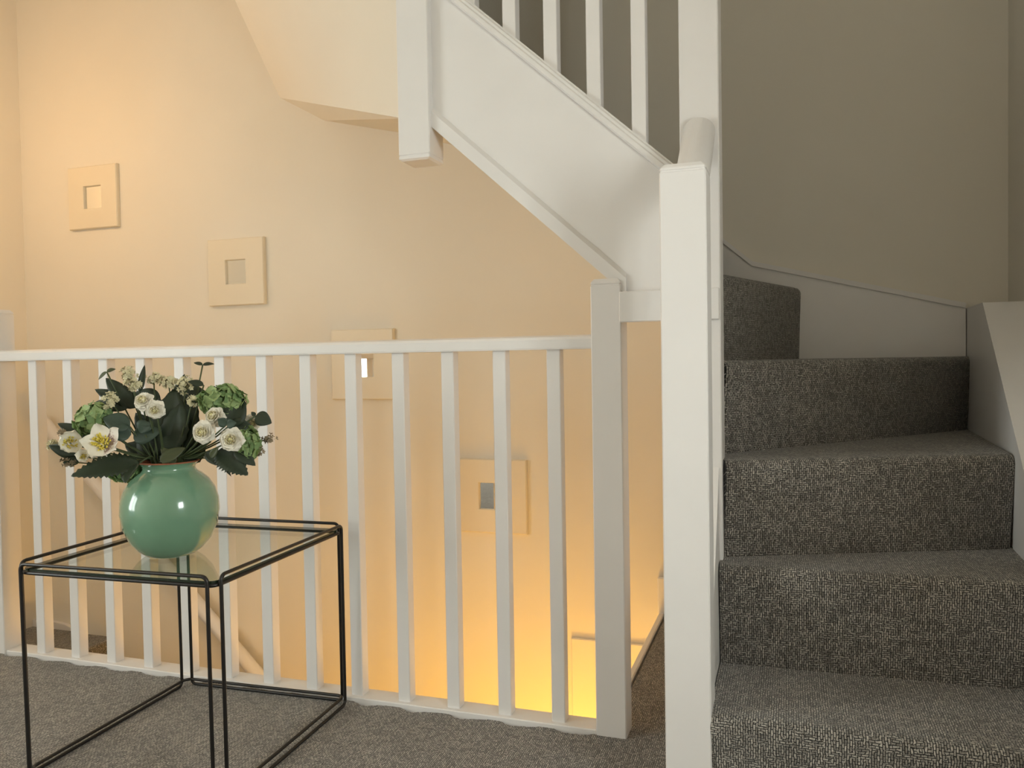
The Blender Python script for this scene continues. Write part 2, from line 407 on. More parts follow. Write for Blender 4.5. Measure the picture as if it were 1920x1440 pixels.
# carpeted steps
def step_me(a, b, z0, z1, back, end_round=0.0, over=0.02):
    """riser from plan point a to plan point b between z0 and z1 with a rounded carpet nosing, and the tread behind it (plan points back, from b's side round to a's side)"""
    a, b = Vector(a), Vector(b); d = (b - a); L = d.length; d.normalize(); n = Vector((d.y, -d.x))      # n points to the front of the riser
    r = 0.021
    prof = [(over * (k / 6) ** 1.15, z0 + (z1 - r - z0) * k / 6) for k in range(7)]
    for k in range(1, 7):
        t = PI / 2 * k / 6
        prof.append((over - r + r * math.cos(t), z1 - r + r * math.sin(t)))
    ss = [0, 0.006, L - .02, L - .008, L]
    if not end_round: ss = [0, .006, L - .006, L]
    bm = bmesh.new(); uvl = bm.loops.layers.uv.new('UVMap'); uvs = {}
    rows = []
    for si, s in enumerate(ss):
        row = []; acc = 0; prev = None
        edge = 0.0
        if si in (0, len(ss) - 1): edge = 0.005
        for (o, z) in prof:
            zz = z
            if end_round and s > L - .021:
                q = (s - (L - .02)) / .02
                drop = end_round * (1 - math.sqrt(max(0, 1 - q * q)))
                zz = min(z, z1 - drop) if z > z1 - .06 else z
            p = a + d * s + n * (o - edge)
            if end_round and s > L - .001: p = p - d * 0.0
            if prev is not None: acc += math.hypot(o - prev[0], z - prev[1])
            prev = (o, z)
            v = bm.verts.new((p.x, p.y, zz)); uvs[v] = (s, z0 + acc); row.append(v)
        rows.append(row)
    for R0, R1 in zip(rows, rows[1:]):
        for k in range(len(prof) - 1):
            bm.faces.new((R0[k], R1[k], R1[k + 1], R0[k + 1]))
    top = [r_[-1] for r_ in rows]
    vt = uvs[top[0]][1]
    bk = []
    for q in back:
        q = Vector(q); v = bm.verts.new((q.x, q.y, z1)); s = (q - a).dot(d); o = -(q - a).dot(n)
        uvs[v] = (s, vt + o); bk.append(v)
    f = bm.faces.new(top + bk)
    # end faces down to the step below
    for row, rev in ((rows[0], False), (rows[-1], True)):
        bot = [v for v in row]
        c0 = bm.verts.new((row[0].co.x - n.x * .02, row[0].co.y - n.y * .02, z0)); c1 = bm.verts.new((row[-1].co.x - n.x * .02, row[-1].co.y - n.y * .02, row[-1].co.z))
        uvs[c0] = (uvs[row[0]][0] - .02, z0); uvs[c1] = (uvs[row[0]][0] - .02, z1)
        bm.faces.new(bot + [c1, c0])
    bmesh.ops.recalc_face_normals(bm, faces=bm.faces[:])
    if f.normal.z < 0:
        for ff in bm.faces: ff.normal_flip()
    for ff in bm.faces:
        for lp in ff.loops: lp[uvl].uv = uvs[lp.vert]
    me = from_bm(bm)
    for p in me.polygons: p.use_smooth = len(p.vertices) == 4
    return me
def rx(y): return .632 + (y - .2) * .0455        # inner face of the right wall string, slightly out of square
YS = 0.862
IN = 0.0355
R1a, R1b = (IN, -.318), (rx(-.318), -.318)
R2a, R2b = (IN, -.072), (rx(-.052), -.052)
R3a, R3b = (.0425, -.010), (rx(.222) - .003, .222)
R4a, R4b = (.030, .100), (rx(.838), .838)
R5a, R5b = (-.040, .142), (.207, YS)
Z = [0, .207, .414, .622, .833, 1.052, 1.240, 1.430, 1.625, 1.83, 2.035, 2.24]
def addstep(a, b, k, back, er=0.0):
    put('step', step_me(a, b, Z[k - 1], Z[k], back, er, .006 if er else .02), CARPET, st)
addstep(R1a, R1b, 1, [(rx(-.04), -.04), (IN, -.06)])
addstep(R2a, R2b, 2, [(rx(.24), .24), (.0425, .01), (IN, -.02)])
addstep(R3a, R3b, 3, [(rx(.86), .86), (.02, .115)])
addstep(R4a, R4b, 4, [(rx(YS), YS), (.20, YS), (-.045, .15), (-.005, .05)])
addstep(R5a, R5b, 5, [(-.055, YS), (-.055, .13)], .012)
for k, (x, xn) in enumerate(((-.045, -.29), (-.285, -.525), (-.520, -.72))):
    addstep((x, .020), (x, YS), 6 + k, [(xn, YS), (xn, .020)])
addstep((-.700, .030), (-1.05, YS), 9, [(-1.12, YS), (-.72, .03)])
# wall strings
wsm = prism_me([(.884, .972), (.60, .972), (.15, .622), (-.335, .245), (-.335, 0), (.884, 0)], 'x', 0.0, XR - .001)
for v in wsm.vertices:
    if v.co.x < .1: v.co.x = rx(v.co.y)
put('wall_string', wsm, PAINT, st)
bs = [(.66, .30), (.66, .985), (.068, 1.138), (-.012, 1.208), (-.30, 1.470), (-.62, 1.76), (-.62, 1.62), (-.30, 1.30), (0.05, .86), (.05, .30)]
put('wall_string', prism_me(bs, 'y', YS, YW - .0005), PAINT, st)
beadp = [(.66, .985), (.068, 1.138), (-.012, 1.208), (-.30, 1.470), (-.62, 1.76)]
bead = [(x, z + .002) for x, z in beadp] + [(x, z - .013) for x, z in beadp[::-1]]
put('string_bead', prism_me(bead, 'y', YS - .006, YS + .001), PAINT, st)
# plaster underside of the upper flight: flight, first winder half, twisted second half
a_ = Vector((-1.659, YW, 1.862)); b_ = Vector((-1.467, YW, 1.754)); c_ = Vector((-1.164, YW, 1.678)); d_ = Vector((-.66, YW, 1.52)); e_ = Vector((-.699, 0.0, 1.430))
fl = [[(-.66, .0, 1.47), (-.10, .0, .97), (.02, .06, .93), (.02, YW, .93), (-.06, YW, .985), d_]]
me = poly_me([[a_, b_, e_], [b_, c_, e_], [c_, d_, e_], [d_, (-.66, 0, 1.47), e_]] + fl)
put('soffit', me, WALL, st, label='plaster underside of the upper flight')
def bil(u, v):
    p00, p10, p01, p11 = a_, e_, Vector((-1.66, .027, ZC)), Vector((-.699, .0, ZC))
    return p00.lerp(p10, u).lerp(p01.lerp(p11, u), v)
bm = bmesh.new(); g = [[bm.verts.new(bil(i / 10, j / 10)) for i in range(11)] for j in range(11)]
for j in range(10):
    for i in range(10): bm.faces.new((g[j][i], g[j][i + 1], g[j + 1][i + 1], g[j + 1][i]))
put('soffit', from_bm(bm, smooth=True), WALL, st, label='twisted plaster underside of the top winders')
put('side_panel', poly_me([[a_, (-1.66, .027, ZC), (-1.66, YW, ZC)]]), WALL, st)

# ------------------------------------------------------------------ stairs going down
lo = empty('lower_staircase', (-1.6, .45, -1.5), 'carpeted lower staircase going down along the wall with small mirrors', 'staircase')
put('landing', uv_box(box_me(XL + .001, -2.76, .046, YW - .003, -.33, -.292)), CARPET, lo)
for k in range(10):
    x = -2.78 + .235 * k; z = -.292 - .205 * k
    if x > -.6: break
    put('step', uv_box(box_me(x, x + .262, .046, YW - .022, z - .235, z - (0.001 if k == 0 else 0), .006)), CARPET, lo)
ls = [(-2.86, -.262), (-2.80, -.268), (-2.69, -.303), (-2.59, -.345), (-2.46, -.43), (-.70, -2.0), (-.70, -2.3), (-2.46, -.60), (-2.596, -.43), (-2.69, -.345), (-2.793, -.303), (-2.86, -.296)]
put('wall_string', prism_me(ls, 'y', YW - .020, YW - .001), PAINT, lo)
put('skirting', box_me(XL + .001, -2.86, YW - .020, YW - .001, -.296, -.262), PAINT, lo)
wh = empty('wall_handrail', (-2.0, .83, 0), 'sloping white handrail fixed to the wall of the lower stairs', 'handrail')
P0, P1 = Vector((-2.86, .825, .636)), Vector((-.62, .825, -1.43))
put('rail', tube_me([P0, P1], .027, 14), PAINT, wh)
for t in (.06, .35, .65, .95):
    p = P0.lerp(P1, t)
    put('bracket', tube_me([p + Vector((0, 0, -.02)), p + Vector((0, .02, -.05)), p + Vector((0, .058, -.055))], .006, 8), PAINT, wh)

# ------------------------------------------------------------------ four small square mirrors
MFRAME = mat('cream_mirror_frame', (232, 222, 202), 0.45, noise=0.01, nscale=9)
MIR = mat('mirror_silver', (245, 245, 242), 0.02, metal=1.0)
def mirror(cx, cz, label, tilt=0.0):
    t = empty('wall_mirror', (cx, YW, cz), label, 'mirror', 'small square mirrors descending along the stairwell wall')
    h, q = .130, .047
    bm = bmesh.new()
    prof = [(h, 0), (h, -.014), (h - .003, -.018), (q + .002, -.018), (q, -.016), (q, -.006)]
    rings = [[bm.verts.new((sx * r, y, sz * r)) for sx, sz in ((-1, -1), (1, -1), (1, 1), (-1, 1))] for r, y in prof]
    for A, B in zip(rings, rings[1:]):
        for k in range(4): bm.faces.new((A[k], A[(k + 1) % 4], B[(k + 1) % 4], B[k]))
    bmesh.ops.recalc_face_normals(bm, faces=bm.faces[:])
    R = Matrix.Rotation(tilt, 3, 'Y')
    put('frame', from_bm(bm), MFRAME, t, (cx, YW, cz), R)
    put('mirror_glass', box_me(-q - .004, q + .004, -.0075, -.004, -q - .004, q + .004), MIR, t, (cx, YW, cz), R)
mirror(-2.577, 1.556, 'small square mirror in a wide cream frame, the highest one on the stairwell wall')
mirror(-1.870, 1.208, 'small square mirror in a wide cream frame, second highest on the stairwell wall')
mirror(-1.320, 0.838, 'small square mirror in a wide cream frame, partly behind the white handrail')
mirror(-0.818, 0.367, 'small square mirror in a wide cream frame, the lowest one, seen between balusters')

# ------------------------------------------------------------------ wire side table with a glass top
WIRE = mat('black_wire', (22, 20, 19), 0.38, metal=0.0, spec=0.5, noise=0.05, nscale=80)
TX, TY, TW, TD, TP, TH = -0.841, -0.544, 0.475, 0.503, 0.0466, 0.452
TSX, TSY = 0.006, -0.010
tb = empty('side_table', (-1.08, -.29, 0), 'black wire cube side table with a clear glass top holding the green vase', 'side table')
ex = Vector((math.cos(TP), math.sin(TP), 0)); ey = Vector((-math.sin(TP), math.cos(TP), 0)); Tn = Vector((TX, TY, 0))
def tp(a, b, z):     # a: from the near right corner leftwards, b: backwards
    return Tn - ex * a + ey * b + Vector((TSX, TSY, 0)) * (z / TH) + Vector((0, 0, z))
def rrect(fn, w0, w1, h0, h1, r):
    out = []
    for (cx, cy, s) in ((w1 - r, h0 + r, -PI / 2), (w1 - r, h1 - r, 0), (w0 + r, h1 - r, PI / 2), (w0 + r, h0 + r, PI)):
        for k in range(6):
            a = s + PI / 2 * k / 5
            out.append(fn(cx + r * math.cos(a), cy + r * math.sin(a)))
    return out
WR = .0038; ins = .0175
put('side_frame', tube_me(rrect(lambda u, v: tp(u, 0, v), ins, TW - ins, WR, TH - WR, .012), WR, 8, True), WIRE, tb)
put('side_frame', tube_me(rrect(lambda u, v: tp(u, TD, v), ins, TW - ins, WR, TH - WR, .012), WR, 8, True), WIRE, tb)
put('side_frame', tube_me(rrect(lambda u, v: tp(0, u, v), ins, TD - ins, WR, TH - WR, .012), WR, 8, True), WIRE, tb)
put('side_frame', tube_me(rrect(lambda u, v: tp(TW, u, v), ins, TD - ins, WR, TH - WR, .012), WR, 8, True), WIRE, tb)
ri = 2 * WR - .0004
put('top_ring', tube_me(rrect(lambda u, v: tp(u, v, TH - .0235), ri, TW - ri, ri, TD - ri, .020), WR, 8, True), WIRE, tb)
put('bottom_ring', tube_me(rrect(lambda u, v: tp(u, v, .019), ri, TW - ri, ri, TD - ri, .020), WR, 8, True), WIRE, tb)
GZ0, GZ1 = TH - .0203, TH - .0148
def glass_slab():
    g0 = ri + .001
    lo_ = rrect(lambda u, v: tp(u, v, GZ0), g0, TW - g0, g0, TD - g0, .019); hi_ = rrect(lambda u, v: tp(u, v, GZ1), g0, TW - g0, g0, TD - g0, .019)
    bm = bmesh.new(); A = [bm.verts.new(p) for p in lo_]; B = [bm.verts.new(p) for p in hi_]
    bm.faces.new(A[::-1]); bm.faces.new(B)
    n = len(A)
    sides = [bm.faces.new((A[i], A[(i + 1) % n], B[(i + 1) % n], B[i])) for i in range(n)]
    bmesh.ops.recalc_face_normals(bm, faces=bm.faces[:])
    for f in sides: f.material_index = 1
    me = from_bm(bm); me.materials.append(glass_mat()); me.materials.append(mat('glass_edge', (34, 46, 34), 0.15, spec=0.6))
    return me
put('glass_top', glass_slab(), None, tb)

# ------------------------------------------------------------------ vase
VX, VY = -1.090, -0.380
VZ = GZ1
GREEN = mat('green_glaze', (116, 156, 130), 0.16, noise=0.05, nscale=14, coat=0.6, bump=0.03, bscale=18)
TERRA = mat('terracotta', (150, 92, 66), 0.7, noise=0.1, nscale=60)
vs = empty('vase', (VX, VY, VZ), 'round green glazed vase with a terracotta rim standing on the glass table', 'vase')
pr = [(0, 0.0), (.046, 0.0), (.052, .002), (.066, .012), (.083, .033), (.095, .061), (.1005, .092), (.099, .118), (.092, .141), (.080, .160), (.066, .173), (.057, .179), (.053, .184), (.053, .189), (.057, .195), (.0615, .1985)]
put('body', lathe_me(pr, 96), GREEN, vs, (VX, VY, VZ))
rimp = [(.0615, .1985), (.0625, .2000), (.0618, .2015), (.0595, .2018), (.0565, .200), (.0520, .194), (.0485, .186), (.0510, .178), (.062, .170), (.078, .155), (.090, .13), (.093, .10), (.085, .05), (.05, .012), (0, .010)]
put('rim', lathe_me(rimp, 96), TERRA, vs, (VX, VY, VZ), label='terracotta rim and inside')

# ------------------------------------------------------------------ flowers
ZV = 1.7428          # forward distance of the vase axis
def fp(u, v, near=0.0): return px(u, v, ZV - near)
VC = Vector((VX, VY, VZ + .185))
def leafcol(name, c, rough=0.55): return mat(name, c, rough, noise=0.18, nscale=35, bump=0.15, bscale=90)
DK = leafcol('dark_leaf', (40, 53, 36)); DK2 = leafcol('blue_green_leaf', (56, 74, 62)); OL = leafcol('olive_leaf', (70, 78, 48))
STEM = leafcol('green_stem', (66, 80, 48))
WHITE = mat('white_petal', (240, 236, 222), 0.6, noise=0.04, nscale=60)
CREAM = mat('cream_petal', (236, 228, 196), 0.6, noise=0.04, nscale=60)
HYD = mat('green_petal', (122, 150, 98), 0.6, noise=0.22, nscale=30)
HYD2 = mat('pale_green_petal', (152, 174, 118), 0.6, noise=0.18, nscale=30)
FILL = mat('filler_blossom', (216, 210, 176), 0.7, noise=0.12, nscale=120)
FILL2 = mat('dry_blossom', (150, 136, 112), 0.7, noise=0.2, nscale=120)
STAM = mat('yellow_stamen', (214, 196, 82), 0.6, noise=0.12, nscale=120)
def petal_purple():
    if 'veined_petal' in MATS: return MATS['veined_petal']
    m = bpy.data.materials.new('veined_petal'); m.use_nodes = True; MATS['veined_petal'] = m
    nt = m.node_tree; b = nt.nodes['Principled BSDF']; b.inputs['Roughness'].default_value = 0.6
    uv = nt.nodes.new('ShaderNodeUVMap'); wv = nt.nodes.new('ShaderNodeTexNoise'); wv.inputs['Scale'].default_value = 9
    sx = nt.nodes.new('ShaderNodeSeparateXYZ'); nt.links.new(uv.outputs[0], sx.inputs[0]); nt.links.new(uv.outputs[0], wv.inputs['Vector'])
    ad = nt.nodes.new('ShaderNodeMath'); ad.operation = 'MULTIPLY_ADD'; ad.inputs[1].default_value = 0.9; nt.links.new(wv.outputs['Fac'], ad.inputs[0]); nt.links.new(sx.outputs['Y'], ad.inputs[2])
    r = nt.nodes.new('ShaderNodeValToRGB'); e = r.color_ramp.elements
    e[0].position = 0.45; e[0].color = lin((190, 196, 140)); e[1].position = 1.1 if False else 1.0; e[1].color = lin((236, 230, 220))
    x = e.new(0.72); x.color = lin((138, 104, 102)); x2 = e.new(0.95); x2.color = lin((226, 214, 208))
    nt.links.new(ad.outputs[0], r.inputs[0]); nt.links.new(r.outputs[0], b.inputs['Base Color'])
    return m
def stem_to(parent, target, rad=.0017, sag=.25, name='stem', spread=.6):
    """thin stem from inside the vase mouth up to the flower"""
    t = Vector(target); d = t - VC
    base = VC + Vector((d.x, d.y, 0)).normalized() * min(.030, d.length * .2 * spread) + Vector((0, 0, -.03 - .0 * sag))
    if (t - base).z < 0.05: mid = base.lerp(t, .45) + Vector((0, 0, .045))
    else: mid = base.lerp(t, .5) + Vector((0, 0, .012))
    neck = VC + Vector((d.x, d.y, 0)).normalized() * .036 + Vector((0, 0, .024))
    pts = [base, neck]
    for k in range(1, 6):
        q = k / 5; pts.append(neck * (1 - q) ** 2 + mid * 2 * q * (1 - q) + t * q * q)
    return put(name, tube_me(pts, rad, 6), STEM, parent)
def basis(nrm, roll=0.0):
    n = Vector(nrm).normalized(); up = Vector((0, 0, 1))
    if abs(n.dot(up)) > .95: up = Vector((1, 0, 0))
    x = up.cross(n).normalized(); y = n.cross(x).normalized()
    M = Matrix(((x.x, y.x, n.x), (x.y, y.y, n.y), (x.z, y.z, n.z)))
    return M @ Matrix.Rotation(roll, 3, 'Z')
def petal_me(length, width, cup, curl, notch=0.0, nu=6, nv=7, wave=0.0, r0=0.12):
    """petal lying along +Y from the flower centre, rising by cup, its edge curling back by curl"""
    bm = bmesh.new(); uvl = bm.loops.layers.uv.new('UVMap'); G = []; U = {}
    for j in range(nv + 1):
        s = j / nv; row = []
        for i in range(nu + 1):
            t = i / nu * 2 - 1
            wd = width * (math.sin(PI * min(1, (s * .82 + .16))) ** .62) * (.35 + .65 * min(1, s * 2.2))
            x = wd * .5 * t; y = length * (r0 + (1 - r0) * s * (1 - .10 * t * t) - notch * (1 - abs(t)) * (s ** 6))
            z = cup * (s ** 1.4) + .35 * cup * t * t * s - curl * max(0, s - .6) ** 1.5 * 4 + wave * math.sin(t * 5 + s * 6) * s
            v = bm.verts.new((x, y, z)); U[v] = (i / nu, s); row.append(v)
        G.append(row)
    for j in range(nv):
        for i in range(nu): bm.faces.new((G[j][i], G[j][i + 1], G[j + 1][i + 1], G[j + 1][i]))
    for f in bm.faces:
        for lp in f.loops: lp[uvl].uv = U[lp.vert]
    return from_bm(bm, smooth=True)
TOCAM = -CF
def facing(dx, dy):
    """direction towards the camera, tilted dx to the picture's right and dy up"""
    return (TOCAM + CR * dx + CU * dy).normalized()

# roses
OUTER = [petal_me(1, 1.05, .16, .26, .06, wave=.05), petal_me(1, 1.10, .20, .22, .09, wave=.06)]
MIDP = petal_me(.84, .98, .20, .12, .05, wave=.04)
INNP = petal_me(.62, .84, .14, -.05, .03, wave=.03)
CORE = petal_me(.42, .62, .10, -.12, 0, wave=.02)
rose_meshes = {}
def scaled(me, r, key):
    k = (me.name, round(r, 4), key)
    if k not in rose_meshes:
        m2 = me.copy(); m2.transform(Matrix.Scale(r, 4)); rose_meshes[k] = m2
    return rose_meshes[k]
YC = mat('yellow_cream_petal', (240, 234, 182), 0.6, noise=0.05, nscale=60)
def rose(u, v, near, radpx, nrm, label, group='white roses in the green vase'):
    c = fp(u, v, near); R = radpx * 1.1 / FPX * (ZV - near)
    t = empty('white_rose', c, label, 'flower', group)
    B = basis(nrm, random.uniform(0, 6))
    stem_to(t, c - Vector(nrm) * R * .5)
    def ring(me, n, off, lift, m, scale=1.0, tilt=0.0, jit=.12):
        for k in range(n):
            a = 2 * PI * k / n + off + random.uniform(-jit, jit)
            mm = scaled(me, R * scale, m.name)
            if not mm.materials: mm.materials.append(m)
            put('petal', mm, m, t, c + B @ Vector((0, 0, lift * R)), B @ Matrix.Rotation(a, 3, 'Z') @ Matrix.Rotation(tilt + random.uniform(-.07, .07), 3, 'X') @ Matrix.Rotation(random.uniform(-.10, .10), 3, 'Y'))
    bud = bmesh.new(); bmesh.ops.create_uvsphere(bud, u_segments=10, v_segments=7, radius=R * .26)
    put('bud', from_bm(bud, smooth=True), YC, t, c + B @ Vector((0, 0, R * .14)))
    ring(OUTER[0], 5, 0, -.20, WHITE); ring(OUTER[1], 5, .63, -.12, WHITE, .94, .10)
    ring(MIDP, 6, .3, -.06, WHITE, 1.0, .30); ring(MIDP, 5, .0, -.02, WHITE, .82, .52); ring(INNP, 5, .5, .00, CREAM, 1.0, .78); ring(INNP, 4, .1, .02, CREAM, .80, 1.0); ring(CORE, 4, .6, .04, YC, 1.0, 1.15)
rose(269, 752, .085, 19.5, facing(-.15, .55), 'white rose, upper one of the touching pair above the vase mouth', None)
rose(291, 768, .090, 19, facing(.25, -.15), 'white rose, lower one of the touching pair above the vase mouth', None)
rose(402, 781, .075, 21, facing(-.35, .45), 'white rose behind a small dark leaf, above two wide open roses', None)
rose(381, 810, .095, 23, facing(-.05, .05), 'wide open white rose with yellow heart beside the dark leaf centre', None)
rose(434, 824, .095, 23.5, facing(.10, .05), 'wide open white rose with yellow heart beside green hydrangea petals', None)
rose(470, 795, .02, 19, facing(.75, .15), 'cream rose half hidden behind a dark triangular leaf', None)

# hellebores
HP = petal_me(1, .95, .22, -.10, 0, nv=8, wave=.05)
def stamens_me(R, n=60):
    bm = bmesh.new()
    for k in range(n):
        a = random.uniform(0, 2 * PI); q = math.sqrt(random.random()) * .27
        p = Vector((q * math.cos(a), q * math.sin(a), .05)); tp_ = p + Vector((p.x * .7, p.y * .7, .20 + random.uniform(-.05, .08)))
        s = Vector((-math.sin(a), math.cos(a), 0)) * .022; r_ = Vector((math.cos(a), math.sin(a), 0)) * .022
        lo4 = [bm.verts.new((p + o) * R) for o in (s, r_, -s, -r_)]; hi4 = [bm.verts.new((tp_ + o * 2.2) * R) for o in (s, r_, -s, -r_)]
        for i in range(4): bm.faces.new((lo4[i], lo4[(i + 1) % 4], hi4[(i + 1) % 4], hi4[i]))
        bm.faces.new(hi4)
    return from_bm(bm)
def hellebore(u, v, near, radpx, nrm, label, cup=0.0, roll=0.0, veined=True):
    c = fp(u, v, near); R = radpx / FPX * (ZV - near)
    t = empty('hellebore', c, label, 'flower', None)
    B = basis(nrm, roll)
    stem_to(t, c - Vector(nrm) * R * .12)
    for k in range(5):
        m = petal_purple() if (veined and k in (3, 4)) else WHITE
        mm = scaled(HP, R, m.name + str(u))
        put('petal', mm, m, t, c, B @ Matrix.Rotation(2 * PI * k / 5, 3, 'Z') @ Matrix.Rotation(cup, 3, 'X') @ Matrix.Rotation((k % 2) * .12 - .06, 3, 'Y'))
    put('stamens', stamens_me(R), STAM, t, c, B, kind='stuff')
hellebore(194, 832, .10, 39, facing(.10, .55), 'large open white hellebore with yellow stamens and a purple flush', .10, .35)
hellebore(130, 830, .075, 33, facing(.75, .15), 'white hellebore turned sideways at the edge of the bouquet above a leaf', .55, .9, False)
hellebore(158, 856, .095, 20, facing(.25, .25), 'small half open white hellebore with yellow middle under the large one', .6, .2, False)

# hydrangeas: heads of four-petalled florets
def floret_me(R):
    mes = []
    for k in range(4):
        m = petal_me(R, R * 1.05, .25 * R, .10 * R, nu=4, nv=5, r0=.02, wave=.05 * R); m.transform(Matrix.Rotation(PI / 2 * k, 4, 'Z')); mes.append(m)
    me = join_me(mes)
    for p in me.polygons: p.use_smooth = True
    return me
FL = []
for i in range(4):
    me = floret_me(.0112 + .0014 * i)
    me.materials.append(HYD2 if i % 2 else HYD); FL.append(me)
def hydrangea(u, v, near, rx, ry, n, nrm, label):
    c = fp(u, v, near); k_ = (ZV - near) / FPX
    t = empty('green_hydrangea', c, label, 'flower', None)
    stem_to(t, c, .0028)
    N = Vector(nrm).normalized()
    for lay, cnt in ((1.0, n), (.62, n // 2)):
        for i in range(cnt):
            z = 1 - (i + .5) / cnt * 1.5; a = i * 2.39996 + lay
            rr = math.sqrt(max(0, 1 - z * z))
            B = basis(N); d = B @ Vector((rr * math.cos(a), rr * math.sin(a), z))
            off = CR * d.dot(CR) * rx * k_ + CU * d.dot(CU) * ry * k_ + CF * d.dot(CF) * min(rx, ry) * .8 * k_
            me = FL[(i * 7) % 4]
            put('floret', me, None, t, c + off * lay * random.uniform(.86, 1.04), basis((d + Vector((random.uniform(-.5, .5), random.uniform(-.5, .5), random.uniform(-.5, .5)))).normalized(), random.uniform(0, 6)))
hydrangea(176, 788, .045, 30, 29, 44, facing(-.1, .35), 'green hydrangea head above the two white hellebores')
hydrangea(418, 752, .03, 44, 25, 60, facing(.1, .5), 'wide green hydrangea head above the three white roses')
hydrangea(465, 832, .05, 18, 29, 34, facing(.6, .1), 'green hydrangea head at the side of the bouquet behind an open rose')
hydrangea(233, 885, .02, 26, 14, 22, facing(-.2, -.5), 'drooping green hydrangea head beside the vase neck')

# leaves
def leaf_me(base, tip, width, nrm, serr=0.0, bend=0.15, fold=.25, seg=14, shape=.75):
    base, tip = Vector(base), Vector(tip); d = tip - base; L = d.length; d.normalize()
    n = Vector(nrm); n = (n - d * n.dot(d)).normalized(); s = d.cross(n).normalized()
    bm = bmesh.new(); G = []
    for j in range(seg + 1):
        q = j / seg
        hw = width * .5 * max(0, math.sin(PI * q ** shape)) ** .8
        if serr: hw *= 1 + serr * (1 if j % 2 else -1)
        ctr = d * (L * q) + n * (-bend * L * q * q + bend * L * .35 * q)
        row = []
        for i in (-2, -1, 0, 1, 2):
            h = hw * i / 2
            row.append(bm.verts.new(ctr + s * h + n * (abs(h) * fold - fold * .25 * width * (abs(i) == 0) * math.sin(PI * q) * .3) + d * (serr * .06 * L * (abs(i) == 2) * (1 if j % 2 else 0))))
        G.append(row)
    for j in range(seg):
        for i in range(4): bm.faces.new((G[j][i], G[j][i + 1], G[j + 1][i + 1], G[j + 1][i]))
    bmesh.ops.remove_doubles(bm, verts=bm.verts[:], dist=1e-6)
    r = bmesh.ops.extrude_face_region(bm, geom=bm.faces[:])
    for v in [x for x in r['geom'] if isinstance(x, bmesh.types.BMVert)]: v.co -= n * .0005
    bmesh.ops.recalc_face_normals(bm, faces=bm.faces[:])
    return from_bm(bm, smooth=True)
def foliage(label, leaves, name='foliage_sprig', m=DK):
    """leaves: (base u, v, near, tip u, v, near, width px, facing dx, dy, serration)"""
    first = leaves[0]; c = fp(first[0], first[1], first[2])
    t = empty(name, c, label, 'foliage', None)
    for (bu, bv, bn, tu, tv, tn, wp, fx, fy, se) in leaves:
        b = fp(bu, bv, bn); tpp = fp(tu, tv, tn)
        put('leaf', leaf_me(Vector((0, 0, 0)), tpp - b, wp / FPX * ZV, facing(fx, fy), se, seg=26 if se > .06 else 14), m, t, b)
    stem_to(t, c, .0016)
    return t
foliage('large dark serrated leaves spreading lowest over the left rim of the vase', [(262, 868, .06, 132, 886, .12, 48, .1, .8, .14), (255, 872, .07, 232, 902, .12, 34, -.3, .3, .05)])
foliage('dark green leaf cluster filling the middle between the roses', [(318, 850, .03, 322, 728, .02, 74, 0, .1, .05), (322, 850, .02, 362, 742, .02, 66, .2, .1, .04), (312, 850, .02, 288, 742, .0, 60, -.2, .2, .04), (325, 860, .0, 400, 790, .0, 50, .2, .2, .04), (315, 850, -.01, 250, 775, .0, 56, -.2, .2, .04), (330, 850, -.03, 340, 700, -.04, 60, 0, .1, .04)])
foliage('dark pointed leaf standing upright among the cream filler blossoms', [(262, 735, .02, 271, 684, .02, 12, .4, 0, 0)])
foliage('dark green leaves below the upper left cream blossoms', [(255, 765, .02, 196, 708, .03, 34, -.2, .5, .0), (245, 762, .02, 176, 728, .03, 26, -.2, .5, .0), (240, 765, .03, 176, 752, .03, 24, -.3, .3, .0)])
foliage('dark leaf tip pointing sideways above the turned hellebore', [(172, 822, .0, 106, 792, .01, 24, -.1, .5, .0)])
foliage('dark leaf under the turned hellebore at the bouquet edge', [(150, 850, .04, 88, 838, .05, 28, -.2, -.3, .0), (150, 862, .04, 118, 868, .06, 16, 0, 0, .0)])
foliage('blue green leaves between the hellebores and the rose pair', [(244, 800, .06, 192, 782, .07, 36, -.1, .5, 0), (246, 815, .06, 206, 806, .075, 34, .1, .4, 0), (250, 822, .05, 300, 806, .06, 34, .1, .2, 0), (278, 790, .05, 262, 812, .06, 30, 0, .2, 0)], m=DK2)
foliage('small two leaved sprig on a thin stem above the hydrangea', [(380, 684, .01, 363, 679, .01, 8, 0, .9, 0), (380, 684, .01, 401, 681, .01, 9, 0, .9, 0)])
foliage('small folded two leaved sprig above the upper left leaves', [(200, 697, .03, 183, 711, .03, 8, .2, .8, 0), (200, 697, .03, 216, 691, .03, 9, .2, .8, 0)], m=OL)
foliage('dark leaf lying flat in front of the wide hydrangea top', [(382, 722, .03, 352, 714, .04, 14, 0, .8, 0)])
foliage('dark broad leaf beside the wide hydrangea above the open rose', [(428, 800, .05, 456, 746, .04, 44, .2, .3, 0), (432, 802, .05, 468, 795, .05, 30, .2, .2, 0)])
foliage('small round blue green leaves in front of the upper rose', [(425, 796, .11, 408, 786, .115, 18, -.1, .1, 0), (425, 796, .11, 442, 793, .115, 17, .2, .1, 0)], m=DK2)
foliage('dark triangular leaf at the bouquet edge in front of the cream rose', [(479, 780, .05, 509, 793, .05, 28, .2, .2, 0), (479, 780, .05, 471, 772, .05, 8, .2, .2, 0)])
foliage('dark serrated leaves hanging lowest beside the open rose', [(408, 845, .05, 462, 888, .08, 44, .1, .4, .15), (440, 840, .06, 478, 872, .07, 26, .3, .2, .03)])
